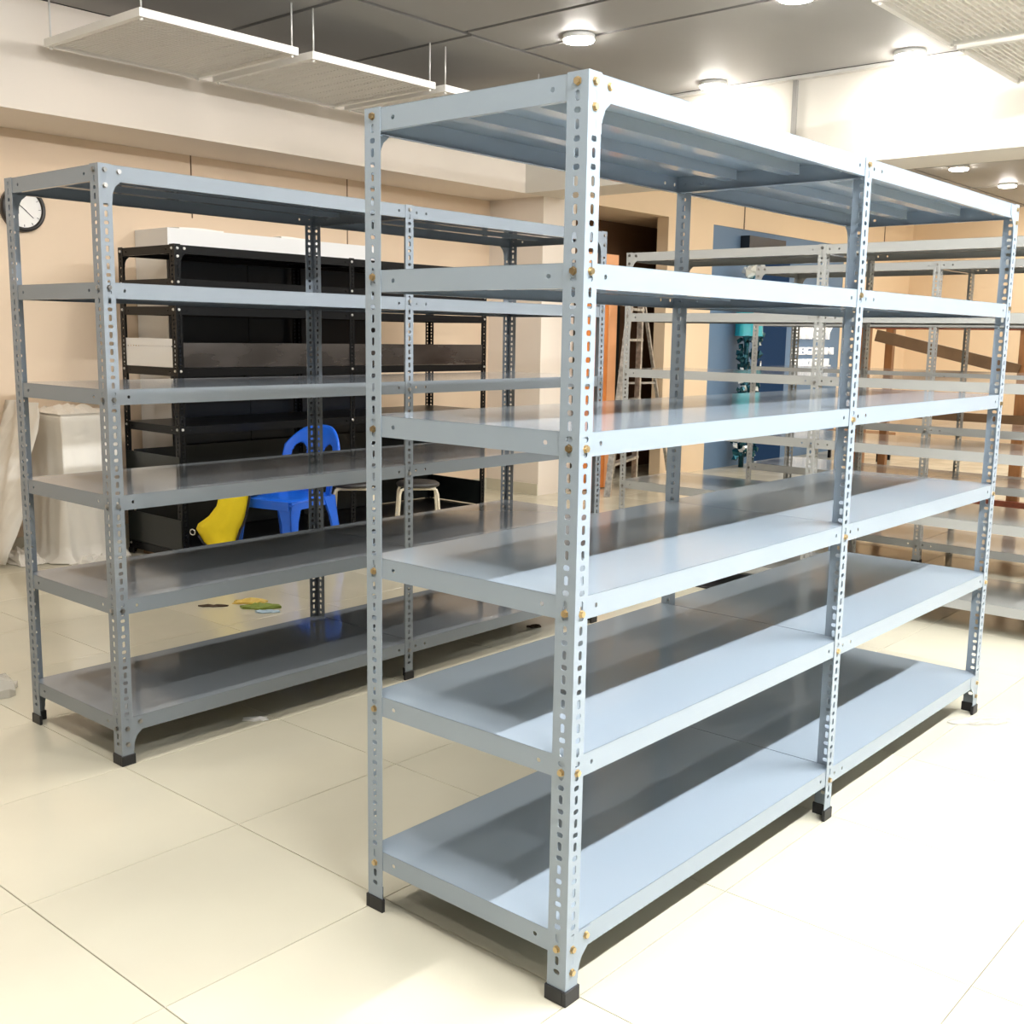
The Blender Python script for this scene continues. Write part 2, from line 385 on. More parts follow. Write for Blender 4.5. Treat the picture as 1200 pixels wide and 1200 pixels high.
for i, (x, y) in enumerate(((1.335, 3.735), (2.375, 3.725), (3.40, 3.715), (3.24, -.03), (4.27, -.04))):
    o = hp if i == 0 else copy_tree(hp)
    o.location = (x, y, 2.87); tag(o, hl[i], 'ceiling panel', 'hung louvre panels')

# ------------------------------------------------------------------ slotted-angle racks
FX, FY, T = .041, .050, .002
H_RACK = 1.873; PIT = .0255
def post_mesh(back, right, m, H=H_RACK):
    b = MB(); sy = -1 if back else 1; sx = -1 if right else 1
    hs = []
    for k in range(80):
        z = H-.018-k*PIT
        if z < .05: break
        hs.append((z-.004, .0094, .0050) if k % 2 else (z-.004, .0054, .0078))
    b.strip((0, 0, .004), (0, 0, 1), (sx, 0, 0), (0, -sy, 0), H-.004, FX, T, hs)
    b.strip((0, T*sy, .004), (0, 0, 1), (0, sy, 0), (-sx, 0, 0), H-.004, FY-T, T, [(h[0], h[1], h[2], FY/2-T) for h in hs])
    return b.mesh('post', m)
def cap_mesh(back, right):
    b = MB(); s = -1 if back else 1; q = -1 if right else 1
    x0, x1 = sorted((-.004*q, (FX+.004)*q)); y0, y1 = sorted((-.004*s, .006*s)); b.bbox((x0, y0, 0), (x1, y1, .034), .0012)
    x0, x1 = sorted((-.004*q, .006*q)); y0, y1 = sorted((.006*s, (FY+.004)*s)); b.bbox((x0, y0, 0), (x1, y1, .034), .0012)
    return b.mesh('foot_cap', M['rubber'])
def bolt_mesh(m):
    b = MB(); n = 6
    for r, z0, z1 in ((.0088, 0, .0012), (.0068, .0012, .0062)):
        b.add([(r*math.cos(2*PI*k/n), r*math.sin(2*PI*k/n), z) for z in (z0, z1) for k in range(n)],
              [tuple(range(n, 2*n))]+[(k, (k+1) % n, (k+1) % n+n, k+n) for k in range(n)])
    return b.mesh('bolt', m)
LIP = .048
def pan_mesh(L, D, m):
    # folded sheet tray, top face at z=0, open below
    b = MB(); t = .0012; g = .0
    b.box((0, 0, -t), (L, D, 0))
    hx = (.018, .070, L-.070, L-.018)
    hy = (.026, .085, D-.085, D-.026)
    zc = LIP/2
    lf = [(x, .0045, .0048) for x in hx]; ls = [(y, .0052, .0045) for y in hy]
    b.strip((0, 0, -LIP), (1, 0, 0), (0, 0, 1), (0, -1, 0), L, LIP, t, lf)
    b.strip((0, D, -LIP), (1, 0, 0), (0, 0, 1), (0, 1, 0), L, LIP, t, lf)
    b.strip((0, t, -LIP), (0, 1, 0), (0, 0, 1), (-1, 0, 0), D-2*t, LIP, t, [(y-t, a, c) for y, a, c in ls])
    b.strip((L, t, -LIP), (0, 1, 0), (0, 0, 1), (1, 0, 0), D-2*t, LIP, t, [(y-t, a, c) for y, a, c in ls])
    # bottom returns
    b.box((.012, t, -LIP), (L-.012, .014, -LIP+t)); b.box((.012, D-.014, -LIP), (L-.012, D-t, -LIP+t))
    b.box((t, .014, -LIP), (.013, D-.014, -LIP+t)); b.box((L-.013, .014, -LIP), (L-t, D-.014, -LIP+t))
    return b.mesh('shelf', m)
def stiff_mesh(L, m):
    b = MB(); x0, x1 = .045, L-.045
    # hat channel: web down 28 mm, 42 mm wide, thickness by double box
    b.box((x0, -.021, -.030), (x1, .021, -.0285)); b.box((x0, -.021, -.0285), (x1, -.0198, -.0015)); b.box((x0, .0198, -.0285), (x1, .021, -.0015))
    return b.mesh('stiffener', m)
def gusset_mesh(m):
    # plate in the xz plane, corner at origin, covering post strip and lip strip with a rounded inner corner
    b = MB(); pts = [(0, 0), (.082, 0), (.082, -.034), (.066, -.048), (.052, -.060), (.045, -.074), (.041, -.088), (.041, -.105), (0, -.105)]
    t = .0016; n = len(pts)
    b.add([(x, 0, z) for x, z in pts]+[(x, t, z) for x, z in pts],
          [tuple(range(n))[::-1], tuple(range(n, 2*n))]+[(i, (i+1) % n, (i+1) % n+n, i+n) for i in range(n)])
    return b.mesh('gusset', m)
CAPS = {(i, j): cap_mesh(i, j) for i in (0, 1) for j in (0, 1)}
BOLT_B = bolt_mesh(M['brass']); BOLT_Z = bolt_mesh(M['zinc']); BOLT_D = bolt_mesh(M['dull'])
TOPS = [.156, .545, .878, 1.206, 1.528, 1.873]
BOLTZ = [.122, .511, .844, 1.174, 1.512, 1.855]

def rack(loc, rz, L1, L2, D, m, label, bolts, name='slotted_angle_rack', tops=TOPS, bz=BOLTZ, front_bolts=(0, 1, 2), back_bolts=(0,), side_bolts=True, group=None, corners=((0, 1, 1), (0, 1, 1))):
    # corners: per front/back post 0 = angle corner towards smaller x, 1 = towards larger x
    r = empty(name, loc, rz); tag(r, label, 'rack', group)
    pm = {(i, j): post_mesh(i, j, m) for i in (0, 1) for j in (0, 1)}
    us = (0, L1, L1+L2)
    for bi in (0, 1):
        y = D if bi else 0
        for ui, u in enumerate(us):
            rt = corners[bi][ui]; sx = -1 if rt else 1
            p = link('post', pm[(bi, rt)], r, (u, y, 0))
            link('foot_cap', CAPS[(bi, rt)], p)
            if (not bi and ui in front_bolts) or (bi and ui in back_bolts):
                zs = list(bz)
                if ui in (0, 2): zs += [bz[-1]-.045, bz[0]-.052]
                for z in zs:
                    link('bolt', bolts, p, (sx*FX/2, 0, z), rot=(-PI/2 if bi else PI/2, 0, 0))
                if side_bolts and ui == 0:
                    for z in bz:
                        link('bolt', bolts, p, (0, (FY/2)*(-1 if bi else 1), z), rot=(0, -PI/2, 0))
    spans = ((T+.0005, L1-T-.0005), (L1+.0005, L1+L2-T-.0005))
    pans = [(pan_mesh(b_-a_, D-2*T-.001, m), a_, b_-a_, stiff_mesh(b_-a_, m)) for a_, b_ in spans]
    for zt in tops:
        for me, x, L, sm_ in pans:
            s = link('shelf', me, r, (x, T+.0005, min(zt, H_RACK-.001)-.0005))
            for yy in (.34, .66): link('stiffener', sm_, s, (0, (D-2*T)*yy, 0))
    gm = gusset_mesh(m)
    def gus(u, y, z, sx):
        o = link('gusset', gm, r, (u, y, z)); o.scale = (sx, 1, 1); return o
    e = L1+L2
    for y in (T*.15, D-T*.15-.0016):
        for z in (tops[-1]-.004, tops[0]-.004):
            g = gus(.0022, y, z, 1); gus(e-.0022, y, z, -1)
            if bolts: link('bolt', bolts, g, (.064, 0 if y < .1 else .0016, -.016), rot=(PI/2 if y < .1 else -PI/2, 0, 0))
    return r

main = rack((0, 0, 0), 0, 1.26, 1.262, .615, M['paint'], 'tall blue-grey six-shelf steel rack with brass bolts, brightly lit front edges', BOLT_B, back_bolts=(0, 1), corners=((0, 1, 1), (0, 0, 1)))
left = rack((.047, 1.846, 0), 0, 1.286, 1.25, .605, M['paint_shade_tint'], 'six-shelf steel rack, darker grey to imitate shade, standing in front of the black rack', BOLT_D, back_bolts=())
R1 = rack((3.69, 2.515, 0), -PI/2, 1.235, 1.25, .61, M['paint_bounce_tint'], 'steel rack, light grey to imitate warm bounce light, standing crosswise right behind the blue-grey rack', BOLT_D, back_bolts=(), side_bolts=False, group='crosswise light grey racks')
R2 = rack((5.12, 2.46, 0), -PI/2, 1.24, 1.25, .61, M['paint_bounce_tint'], 'steel rack, light grey to imitate warm bounce light, standing crosswise, between its twin and the wooden frame', BOLT_D, back_bolts=(), side_bolts=False, group='crosswise light grey racks')
BT = [.085, .47, .83, 1.170, 1.523, 1.68, 1.869]; BB = [.068, .45, .811, 1.151, 1.504, 1.66, 1.849]
black = rack((1.883, 4.372, 0), 0, 1.34, 1.30, .61, M['black_paint'], 'black steel rack with silver bolts and side panels against the tan wall', BOLT_Z, tops=BT, bz=BB, back_bolts=(0,), name='black_shelving_rack')
for z0, z1 in ((.09, .275), (.475, .65)):
    for x in (-.004, 2.641):
        MB().box((x, .008, z0), (x+.003, .60, z1)).build('side_panel', M['dark_sheet'], black)
    MB().box((.05, .598, z0), (2.62, .601, z1)).build('back_panel', M['dark_sheet'], black)
sp = MB()
sp.strip((.0035, .01, 1.172), (0, 1, 0), (0, 0, 1), (-1, 0, 0), .59, .165, .002, [(.05+.03*k, .008, .004, .12) for k in range(18)])
sp.build('perforated_end_panel', M['cab_white'], black)
MB().box((.045, .004, 1.172), (2.62, .007, 1.315)).build('front_panel', M['steel_sheet'], black)

# ------------------------------------------------------------------ white cabinet with dark fronts behind the black rack
cb = empty('wall_cabinet', (2.254, 5.03, 0)); tag(cb, 'tall white cabinet with dark navy fronts behind the black rack', 'cabinet')
MB().box((0, .02, 0), (1.80, .385, 2.025)).build('carcass', M['cab_white'], cb)
MB().box((0, 0, 1.885), (1.80, .0195, 2.025)).build('header_board', M['cab_white'], cb)
for k in range(3):
    dd = MB().box((.003+k*.6, 0, .05), (.597+k*.6, .0195, 1.88)).build('cabinet_door', M['navy'], cb)
    MB().box((.55+k*.6, -.008, .95), (.565+k*.6, 0, 1.1)).build('handle', M['black_paint'], dd)
for k, (x, y, sx, sy, rz, lab) in enumerate(((2.36, 5.06, .34, .2, .03, 'white sheet of packing lying on the cabinet top, near its free end'), (3.16, 5.06, .30, .2, -.04, 'white sheet of packing lying on the middle of the cabinet top'))):
    p = MB(); nx, ny = 8, 5; vs = []; fs = []
    for i in range(nx):
        for j in range(ny):
            vs.append((sx*i/(nx-1), sy*j/(ny-1), .010+.006*abs(math.sin(i*.5+j*.6+k))))
    for i in range(nx-1):
        for j in range(ny-1): q = i*ny+j; fs.append((q, q+ny, q+ny+1, q+1))
    n0 = len(vs); vs += [(v[0], v[1], 0.001) for v in vs]
    fs += [tuple(n0+i for i in f[::-1]) for f in fs]
    for i in range(nx-1): fs += [(i*ny, n0+i*ny, n0+i*ny+ny, i*ny+ny), (i*ny+ny-1, i*ny+2*ny-1, n0+i*ny+2*ny-1, n0+i*ny+ny-1)]
    for j in range(ny-1): fs += [(j, j+1, n0+j+1, n0+j), ((nx-1)*ny+j, n0+(nx-1)*ny+j, n0+(nx-1)*ny+j+1, (nx-1)*ny+j+1)]
    p.add(vs, fs); o = p.build('packing_sheet', M['paper'], None, (x, y, 2.025), rz); tag(o, lab, 'sheet')

# ------------------------------------------------------------------ clock
ck = empty('wall_clock', (1.515, YW, 2.09)); tag(ck, 'round wall clock with black rim and white face', 'clock')
R_ = .135
MB().lathe([(.0, 0), (R_, 0), (R_, -.03), (R_-.008, -.042), (R_-.022, -.042), (R_-.026, -.028)], 40, axis='y').build('rim', M['clock_rim'], ck)
fo = MB().disc(R_-.02, 36, (0, -.026, 0), axis='y').build('dial', M['clock_face'], ck)
for k in range(12):
    t = k*PI/6; MB().bar((math.sin(t)*.092, -.028, math.cos(t)*.092), (math.sin(t)*.104, -.028, math.cos(t)*.104), .002, .005, up=(0, 1, 0)).build('hour_mark', M['clock_rim'], fo)
def hand(ang, l, wd): MB().bar((-math.sin(ang)*.02, -.031, -math.cos(ang)*.02), (math.sin(ang)*l, -.031, math.cos(ang)*l), .002, wd, up=(0, 1, 0)).build('clock_hand', M['clock_rim'], ck)
hand(math.radians(-52), .06, .007); hand(math.radians(-50+180+2), .075, .005)

# ------------------------------------------------------------------ plastic-wrapped crate
def wrapped(loc, sx, sy, sz):
    r = empty('wrapped_crate', loc); tag(r, 'crate wrapped in milky plastic sheet, beside the black rack', 'crate')
    MB().box((.03, .03, 0), (sx, sy, sz-.02)).build('crate', M['cab_white'], r)
    b = MB(); per = []
    n = 60
    corners = [(0, sy), (0, 0), (sx, 0), (sx, sy)]
    for k in range(3):
        a = Vector(corners[k]); c = Vector(corners[k+1]); m_ = 40
        for i in range(m_): per.append((a.lerp(c, i/m_), k))
    per.append((Vector(corners[3]), 2))
    lev = [1.0, .985, .95, .85, .7, .5, .35, .22, .12, .05, .012, .004]
    vs = []; fs = []
    cx, cy = sx/2, sy/2
    for li, l in enumerate(lev):
        for i, (p, k) in enumerate(per):
            nrm = [(-1, 0), (0, -1), (1, 0)][k]
            flare = (0 if k == 2 else 1)*(1-l)**2*.05+(.05 if l < .03 and k < 2 else 0)+(.006 if li in (1, 2) else 0)
            wv = (.007*math.sin(i*.23+l*3)+.004*math.sin(i*.61+2+l*5)+.003*math.sin(i*.13-l*9))*(0.2+1-l*.9)
            d = flare+wv*.8
            if li == 0: d = -.004
            vs.append((p.x+nrm[0]*d, p.y+nrm[1]*d, sz*l if li else sz+.002))
    n = len(per)
    for li in range(len(lev)-1):
        for i in range(n-1): fs.append((li*n+i, li*n+n+i, li*n+n+i+1, li*n+i+1))
    b.add(vs, fs, True)
    b.add([(-.004, -.004, sz+.002), (sx+.004, -.004, sz+.002), (sx+.004, sy, sz+.002), (-.004, sy, sz+.002)], [(0, 1, 2, 3)])
    o = b.build('plastic_cover', M['plastic_wrap'], r)
    sd = o.modifiers.new('thickness', 'SOLIDIFY'); sd.thickness = .003
    # rolled edge of sheet on top and floor skirt
    c = MB()
    def rumple(x0, y0, x1, y1, z, h, seed, nx=16, ny=7):
        rd = random.Random(seed); vs = []; fs = []
        for i in range(nx):
            for j in range(ny):
                u, v = i/(nx-1), j/(ny-1)
                e = min(u, 1-u, v, 1-v)*4; e = min(1, e)
                vs.append((x0+(x1-x0)*u+rd.uniform(-.01, .01), y0+(y1-y0)*v+rd.uniform(-.01, .01), z+h*e*rd.uniform(.25, 1)))
        for i in range(nx-1):
            for j in range(ny-1): q = i*ny+j; fs.append((q, q+ny, q+ny+1, q+1))
        c.add(vs, fs, False)
    for ar in ((0, .02, sx, sy-.02, sz+.004, .05, 3), (-.03, -.12, sx*.9, -.055, .003, .05, 4), (-.26, .05, -.07, sy-.03, .003, .08, 5)):
        c = MB(); rumple(*ar)
        o = c.build('loose_sheet', M['plastic_wrap'], r); sd = o.modifiers.new('thickness', 'SOLIDIFY'); sd.thickness = .002; sd.offset = 1
    return r
wrapped((1.46, 4.95, 0), .37, .45, .88)
# slanted sheet hanging between crate and wall
b = MB(); nx, ny = 14, 12; vs = []; fs = []
for i in range(nx):
    for j in range(ny):
        u, v = i/(nx-1), j/(ny-1)
        vs.append((1.36-.55*v**1.3*(.4+.6*u)+.02*math.sin(i*1.3+j), 5.02+.37*u, .93*(1-v)+.004+.012*math.sin(i*2.1+j*.9)*(v > 0)*(1-v)+.02))
for i in range(nx-1):
    for j in range(ny-1): q = i*ny+j; fs.append((q, q+1, q+ny+1, q+ny))
b.add(vs, fs, True); o = b.build('hanging_plastic_sheet', M['plastic_wrap']); sd = o.modifiers.new('thickness', 'SOLIDIFY'); sd.thickness = .003
tag(o, 'slanting milky plastic sheet draped from the wrapped crate to floor', 'plastic sheet')

# ------------------------------------------------------------------ blue plastic chair
def blue_chair(loc, rz):
    # local: faces -x, width along y
    r = empty('plastic_chair', loc, rz); tag(r, 'blue moulded plastic chair in front of the black rack', 'chair')
    m = M['blue_pl']
    b = MB(); nx, ny = 9, 9; vs = []; fs = []
    for i in range(nx):
        for j in range(ny):
            u, v = i/(nx-1)*2-1, j/(ny-1)*2-1
            x = -.21+.42*(u+1)/2; wv = .21-.015*(u+1)/2
            z = .432-.012*(1-v*v)*(1-u*u)-(.015 if i == 0 else 0)-(.012 if j in (0, ny-1) else 0)
            vs.append((x, v*wv, z))
    for i in range(nx-1):
        for j in range(ny-1): q = i*ny+j; fs.append((q, q+ny, q+ny+1, q+1))
    b.add(vs, fs, True); o = b.build('seat', m, r); sd = o.modifiers.new('t', 'SOLIDIFY'); sd.thickness = .006; sd.offset = -1
    # apron
    a = MB()
    for p, q in (((-.208, -.19, .40), (-.208, .19, .40)), ((-.2, -.203, .40), (.2, -.192, .40)), ((-.2, .203, .40), (.2, .192, .40)), ((.205, -.18, .40), (.205, .18, .40))): a.bar(p, q, .006, .05)
    a.build('apron', m, r)
    for sx in (-1, 1):
        for sy in (-1, 1):
            l = MB(); top = (.20*sx, .198*sy); bot = ((.235 if sx < 0 else .26)*sx, .225*sy)
            # L-section tapered leg with two webs
            for k, (wx, wy) in enumerate((((.075, .006)), ((.006, .075)))):
                vs = []
                for (px, py), z, s_ in ((bot, 0, .55), (((top[0]*.75+bot[0]*.25), (top[1]*.75+bot[1]*.25)), .30, .85), (top, .425, 1.35)):
                    ex, ey = (wx*s_ if wx > .01 else wx), (wy*s_ if wy > .01 else wy)
                    xs = sorted((px+.003*sx, px-ex*sx)); ysn = sorted((py+.003*sy, py-ey*sy))
                    vs += [(xs[0], ysn[0], z), (xs[1], ysn[0], z), (xs[1], ysn[1], z), (xs[0], ysn[1], z)]
                fs = [(3, 2, 1, 0), (8, 9, 10, 11)]
                for t in (0, 4):
                    for i in range(4): j = (i+1) % 4; fs.append((t+i, t+j, t+4+j, t+4+i))
                l.add(vs, fs)
            l.build('leg', m, r)
    # backrest: curved shell with two openings (grid with holes)
    b = MB(); nu, nv = 61, 53; idx = {}; vs = []; fs = []
    def pos(u, v):
        # u -1..1 across, v 0..1 up ; arched outline
        half = .195+.012*math.sin(v*PI)
        x = .205+.075*v+.05*v*v-.05*(u*u)
        z = .42+.40*v
        return (x, u*half, z)
    def inside(u, v):
        if v > 1-.42*abs(u)**2.6-.02: pass
        top = 1-.30*abs(u)**3.0
        if v > top: return False
        for s in (-1, 1):
            c0 = .53*s
            # opening: rounded arch between splat and side post
            hw = .25*(1-.12*v)
            if .04 < v < .74 and abs(u-c0) < hw:
                if v > .60 and ((u-c0)/hw)**2+((v-.60)/.14)**2 > 1: continue
                return False
        return True
    def vid(i, j):
        if (i, j) not in idx:
            u, v = i/(nu-1)*2-1, j/(nv-1); top = 1-.30*abs(u)**3.0
            idx[(i, j)] = len(vs); vs.append(pos(u, v*top))
        return idx[(i, j)]
    for i in range(nu-1):
        for j in range(nv-1):
            u, v = (i+.5)/(nu-1)*2-1, (j+.5)/(nv-1); top = 1-.30*abs(u)**3.0
            if inside(u, v*top*.999): fs.append((vid(i, j), vid(i+1, j), vid(i+1, j+1), vid(i, j+1)))
    b.add(vs, fs, True); o = b.build('backrest', m, r); sd = o.modifiers.new('t', 'SOLIDIFY'); sd.thickness = .008; sd.offset = 0
    # rolled top rim
    pts = []
    for k in range(25):
        u = k/24*2-1; top = 1-.30*abs(u)**3.0; p = pos(u, top); pts.append((p[0]+.006, p[1], p[2]))
    e = [(pos(-1, 0)), (pos(-1, .35))]; e2 = [(pos(1, .35)), (pos(1, 0))]
    MB().tube(e+pts+e2, .009, 6).build('rim', m, o)
    # slot rows on the splat
    for s in (-.16, .16):
        for k in range(8):
            p = pos(s, .30+.05*k); MB().box((p[0]-.009, p[1]-.014, p[2]-.004), (p[0]-.003, p[1]+.014, p[2]+.004)).build('slot', M['navy_trim'], o)
    return r
blue_chair((2.33, 3.96, 0), math.radians(12))

# yellow bag draped over the seat edge
def bag():
    b = MB(); prof = []
    # outline rows: (t down, left, right) on a curved sheet; local y across, z down, x bulge
    rows = [(0.0, -.10, .02), (.03, -.105, .025), (.07, -.10, .035), (.11, -.06, .05), (.15, -.0, .075), (.185, .0, .10), (.215, .0, .12)]
    # cloth outline by rows of (z, y0, y1)
    rows = [(.46, -.02, .10), (.43, -.03, .115), (.38, -.02, .13), (.33, -.01, .17), (.29, .005, .225), (.265, .02, .235), (.235, .03, .215), (.205, .04, .195), (.17, .05, .165), (.145, .06, .13)]
    n = 9; vs = []; fs = []
    for side in (0, 1):
        for i, (z, y0, y1) in enumerate(rows):
            for j in range(n):
                v = j/(n-1); e = 4*v*(1-v); zz = min(1, (i+.3)/4)
                bulge = (.006+.03*e*min(1, i/4)+.006*math.sin(j*1.7+i*.9))
                vs.append((-bulge if side == 0 else .012*e, y0+(y1-y0)*v, z))
    m = len(rows)*n
    for i in range(len(rows)-1):
        for j in range(n-1):
            q = i*n+j; fs.append((q, q+1, q+n+1, q+n)); fs.append((m+q, m+q+n, m+q+n+1, m+q+1))
    for i in range(len(rows)-1):
        for j in (0, n-1):
            q = i*n+j; f = (q, q+n, m+q+n, m+q); fs.append(f if j == 0 else f[::-1])
    for i in (0, len(rows)-1):
        for j in range(n-1): q = i*n+j; fs.append((q, m+q, m+q+1, q+1) if i == 0 else (q, q+1, m+q+1, m+q))
    b.add(vs, fs, True)
    r = empty('fabric_bag', (2.05, 4.0, -.07), math.radians(38)); r.scale = (1.2, 1.2, 1.2); tag(r, 'yellow fabric bag with dark trim hanging from the blue chair', 'bag')
    b.build('bag_body', M['yellow'], r)
    MB().tube([(-.012, y0-.004, z) for z, y0, y1 in rows]+[(-.01, .10, .137), (-.01, .16, .165), (-.01, .2, .20), (-.01, .222, .235)], .006, 6).build('trim', M['navy_trim'], r)
    MB().tube([(-.01+.012*math.cos(t/8*2*PI)*.3, .25+.014*math.cos(t/8*2*PI), .25+.014*math.sin(t/8*2*PI)) for t in range(9)], .003, 5).build('key_ring', M['zinc'], r)
    MB().add([(0, -.03, .462), (.10, -.05, .447), (.22, -.03, .44), (.22, .04, .44), (.10, .07, .447), (0, .10, .462), (0, -.03, .452), (.10, -.05, .437), (.22, -.03, .434), (.22, .04, .434), (.10, .07, .437), (0, .10, .452)],
             [(0, 1, 4, 5), (1, 2, 3, 4), (11, 10, 7, 6), (10, 9, 8, 7), (0, 6, 7, 1), (1, 7, 8, 2), (2, 8, 9, 3), (3, 9, 10, 4), (4, 10, 11, 5), (5, 11, 6, 0)]).build('bag_flap', M['yellow'], r)
bag()

# stools with cream tube legs
def stool(name, label):
    r = empty(name); tag(r, label, 'stool', 'stools with cream tube legs')
    s_ = MB().lathe([(.001, .47), (.12, .472), (.135, .463), (.138, .452), (.13, .444), (.001, .444)][::-1], 24).build('seat', M['black_vinyl'], r)
    for s in (-1, 1):
        y = .09*s; yb = .12*s
        MB().tube([(-.145, yb, .005), (-.118, y*1.05, .40), (-.108, y, .428), (-.085, y, .436), (.085, y, .436), (.108, y, .428), (.118, y*1.05, .40), (.145, yb, .005)], .009, 8).build('leg_frame', M['cream_tube'], r)
    for sx in (-1, 1):
        for sy in (-1, 1): MB().lathe([(.001, 0), (.013, 0), (.013, .02), (.001, .02)][::-1], 10, (.145*sx, .12*sy, 0)).build('foot_tip', M['rubber'], r)
    return r
st = stool('tube_leg_stool', 'cream tube-legged stool with dark seat standing next to the blue chair')
st.location = (2.82, 3.92, 0); st.rotation_euler.z = math.radians(-44)
s2 = copy_tree(st); s2['label'] = 'cream tube-legged stool with dark seat, the one farther from the blue chair'; s2.location = (3.12, 3.66, 0); s2.rotation_euler.z = math.radians(-40)

# ------------------------------------------------------------------ ladder
ld = empty('step_ladder', (6.45, 4.45, 0)); tag(ld, 'paint-spattered aluminium step ladder standing open before the brown recess', 'ladder')
def lp(x, y, z): return (x-6.45, y-4.45, z)
A0, A1 = Vector(lp(6.10, 4.35, 0)), Vector(lp(6.62, 4.52, 1.80)); B0, B1 = Vector(lp(6.90, 4.62, 0)), Vector(lp(6.92, 4.62, 1.80))
MB().bar(A0, A1, .055, .025).build('rail', M['alu'], ld); MB().bar(B0, B1, .055, .025).build('rail', M['alu'], ld)
for k in range(1, 7):
    t = k/6.6; MB().bar(A0.lerp(A1, t), B0.lerp(B1, t), .07, .022).build('tread', M['alu'], ld)
C0, D0 = Vector(lp(7.70, 4.75, 0)), Vector(lp(7.15, 5.05, 0)); C1, D1 = Vector(lp(7.0, 4.65, 1.74)), Vector(lp(6.70, 4.60, 1.74))
MB().bar(C0, C1, .03, .02).build('rear_leg', M['alu'], ld); MB().bar(D0, D1, .03, .02).build('rear_leg', M['alu'], ld)
for t in (.2, .55): MB().bar(C0.lerp(C1, t), D0.lerp(D1, t), .02, .02).build('brace', M['alu'], ld)
MB().bar(A1+Vector((-.02, .03, .01)), B1+Vector((.02, .03, .01)), .12, .03).build('top_plate', M['alu'], ld)

# dark clutter inside recess: stacked boards
o = MB().bbox((6.75, 5.30, 0), (7.55, 5.50, 1.7), .01).build('dark_board_stack', M['dark_sheet']); tag(o, 'dark board stack leaning inside the brown recess', 'boards')

# ------------------------------------------------------------------ letters on the blue wall
def letters(txt, x0, x1, z0, z1, name, label):
    cu_ = bpy.data.curves.new('t', 'FONT'); cu_.body = txt; cu_.size = 1; cu_.extrude = .02; cu_.offset = .012; cu_.resolution_u = 3
    ob = bpy.data.objects.new('t', cu_); COL.objects.link(ob)
    dg = bpy.context.evaluated_depsgraph_get(); dg.update()
    me = bpy.data.meshes.new_from_object(ob.evaluated_get(dg)); bpy.data.objects.remove(ob)
    xs = [v.co.x for v in me.vertices]; ysn = [v.co.y for v in me.vertices]
    sx = (x1-x0)/(max(xs)-min(xs)); sy = (z1-z0)/(max(ysn)-min(ysn)); mx, my = min(xs), min(ysn)
    for v in me.vertices: v.co = ((v.co.x-mx)*sx, -v.co.z*1.0, (v.co.y-my)*sy)
    me.materials.clear(); me.materials.append(M['sign']); me.update()
    o = bpy.data.objects.new(name, me); COL.objects.link(o); o.location = (x0, YB-.012, z0); tag(o, label, 'sign lettering'); return o
letters('INFINITY', 10.32, 11.32, 1.40, 1.545, 'sign_lettering', 'top and largest line of white letters on the blue wall')
letters('REGION', 10.32, 11.39, 1.215, 1.305, 'sign_lettering', 'middle line of white letters on the blue wall')
letters('PRESCHOOL', 10.32, 11.33, 1.07, 1.165, 'sign_lettering', 'lowest line of white letters on the blue wall')

# ------------------------------------------------------------------ teal party column
tc = empty('party_column', (9.03, 4.66, 0)); tag(tc, 'teal satin column with foil tinsel and a white bow on top', 'decoration')
b = MB(); n = 20; vs = []; fs = []
prof = [(.17, 1.42), (.165, 1.5), (.165, 1.62), (.165, 1.75), (.17, 1.90), (.12, 1.98)]
for r_, z in prof:
    for k in range(n):
        t = 2*PI*k/n; rr = r_*(1+.10*math.cos(6*t)); vs.append((rr*math.cos(t), rr*math.sin(t)*.75, z))
for i in range(len(prof)-1):
    for k in range(n): j = (k+1) % n; fs.append((i*n+k, i*n+j, i*n+n+j, i*n+n+k))
b.add(vs, fs, True); b.add([(0, 0, 1.98)], []); b.disc(.12, n, (0, 0, 1.98)); b.build('satin_drape', M['teal'], tc)
MB().tube([(0, .02, 0), (0, .02, 1.98)], .03, 8).build('core_pole', M['tinsel'], tc)
rd = random.Random(11); me_f = None
fb = MB()
fb.add([(0, 0, -.06), (.05, 0, 0), (0, .05, 0), (-.05, 0, 0), (0, -.05, 0), (0, 0, .06)], [(0, 2, 1), (0, 3, 2), (0, 4, 3), (0, 1, 4), (5, 1, 2), (5, 2, 3), (5, 3, 4), (5, 4, 1)])
mt = fb.mesh('foil_tuft', M['tinsel']); mw = fb.mesh('foil_tuft', M['tinsel_white'])
for k in range(230):
    t = rd.uniform(0, 2*PI); z = rd.uniform(.08, 1.46); rr = .14+rd.uniform(-.05, .04)
    o = link('foil_tuft', mw if rd.random() < .22 else mt, tc, (rr*math.cos(t), rr*math.sin(t)*.55-.02, z), rot=(rd.uniform(-1, 1), rd.uniform(-1, 1), t)); o.scale = (rd.uniform(.4, 1.0),)*3
for k in range(14):
    o = link('bow_loop', mw, tc, (-.08+rd.uniform(-.09, .10), -.06+rd.uniform(-.05, .05), 2.10+rd.uniform(-.06, .07)), rot=(rd.uniform(-1, 1), rd.uniform(-1, 1), 0)); o.scale = (1.1, 1.1, 1.1)
MB().tube([(0, .0, 1.97), (-.02, -.02, 2.08)], .03, 6).build('bow_stem', M['tinsel'], tc)

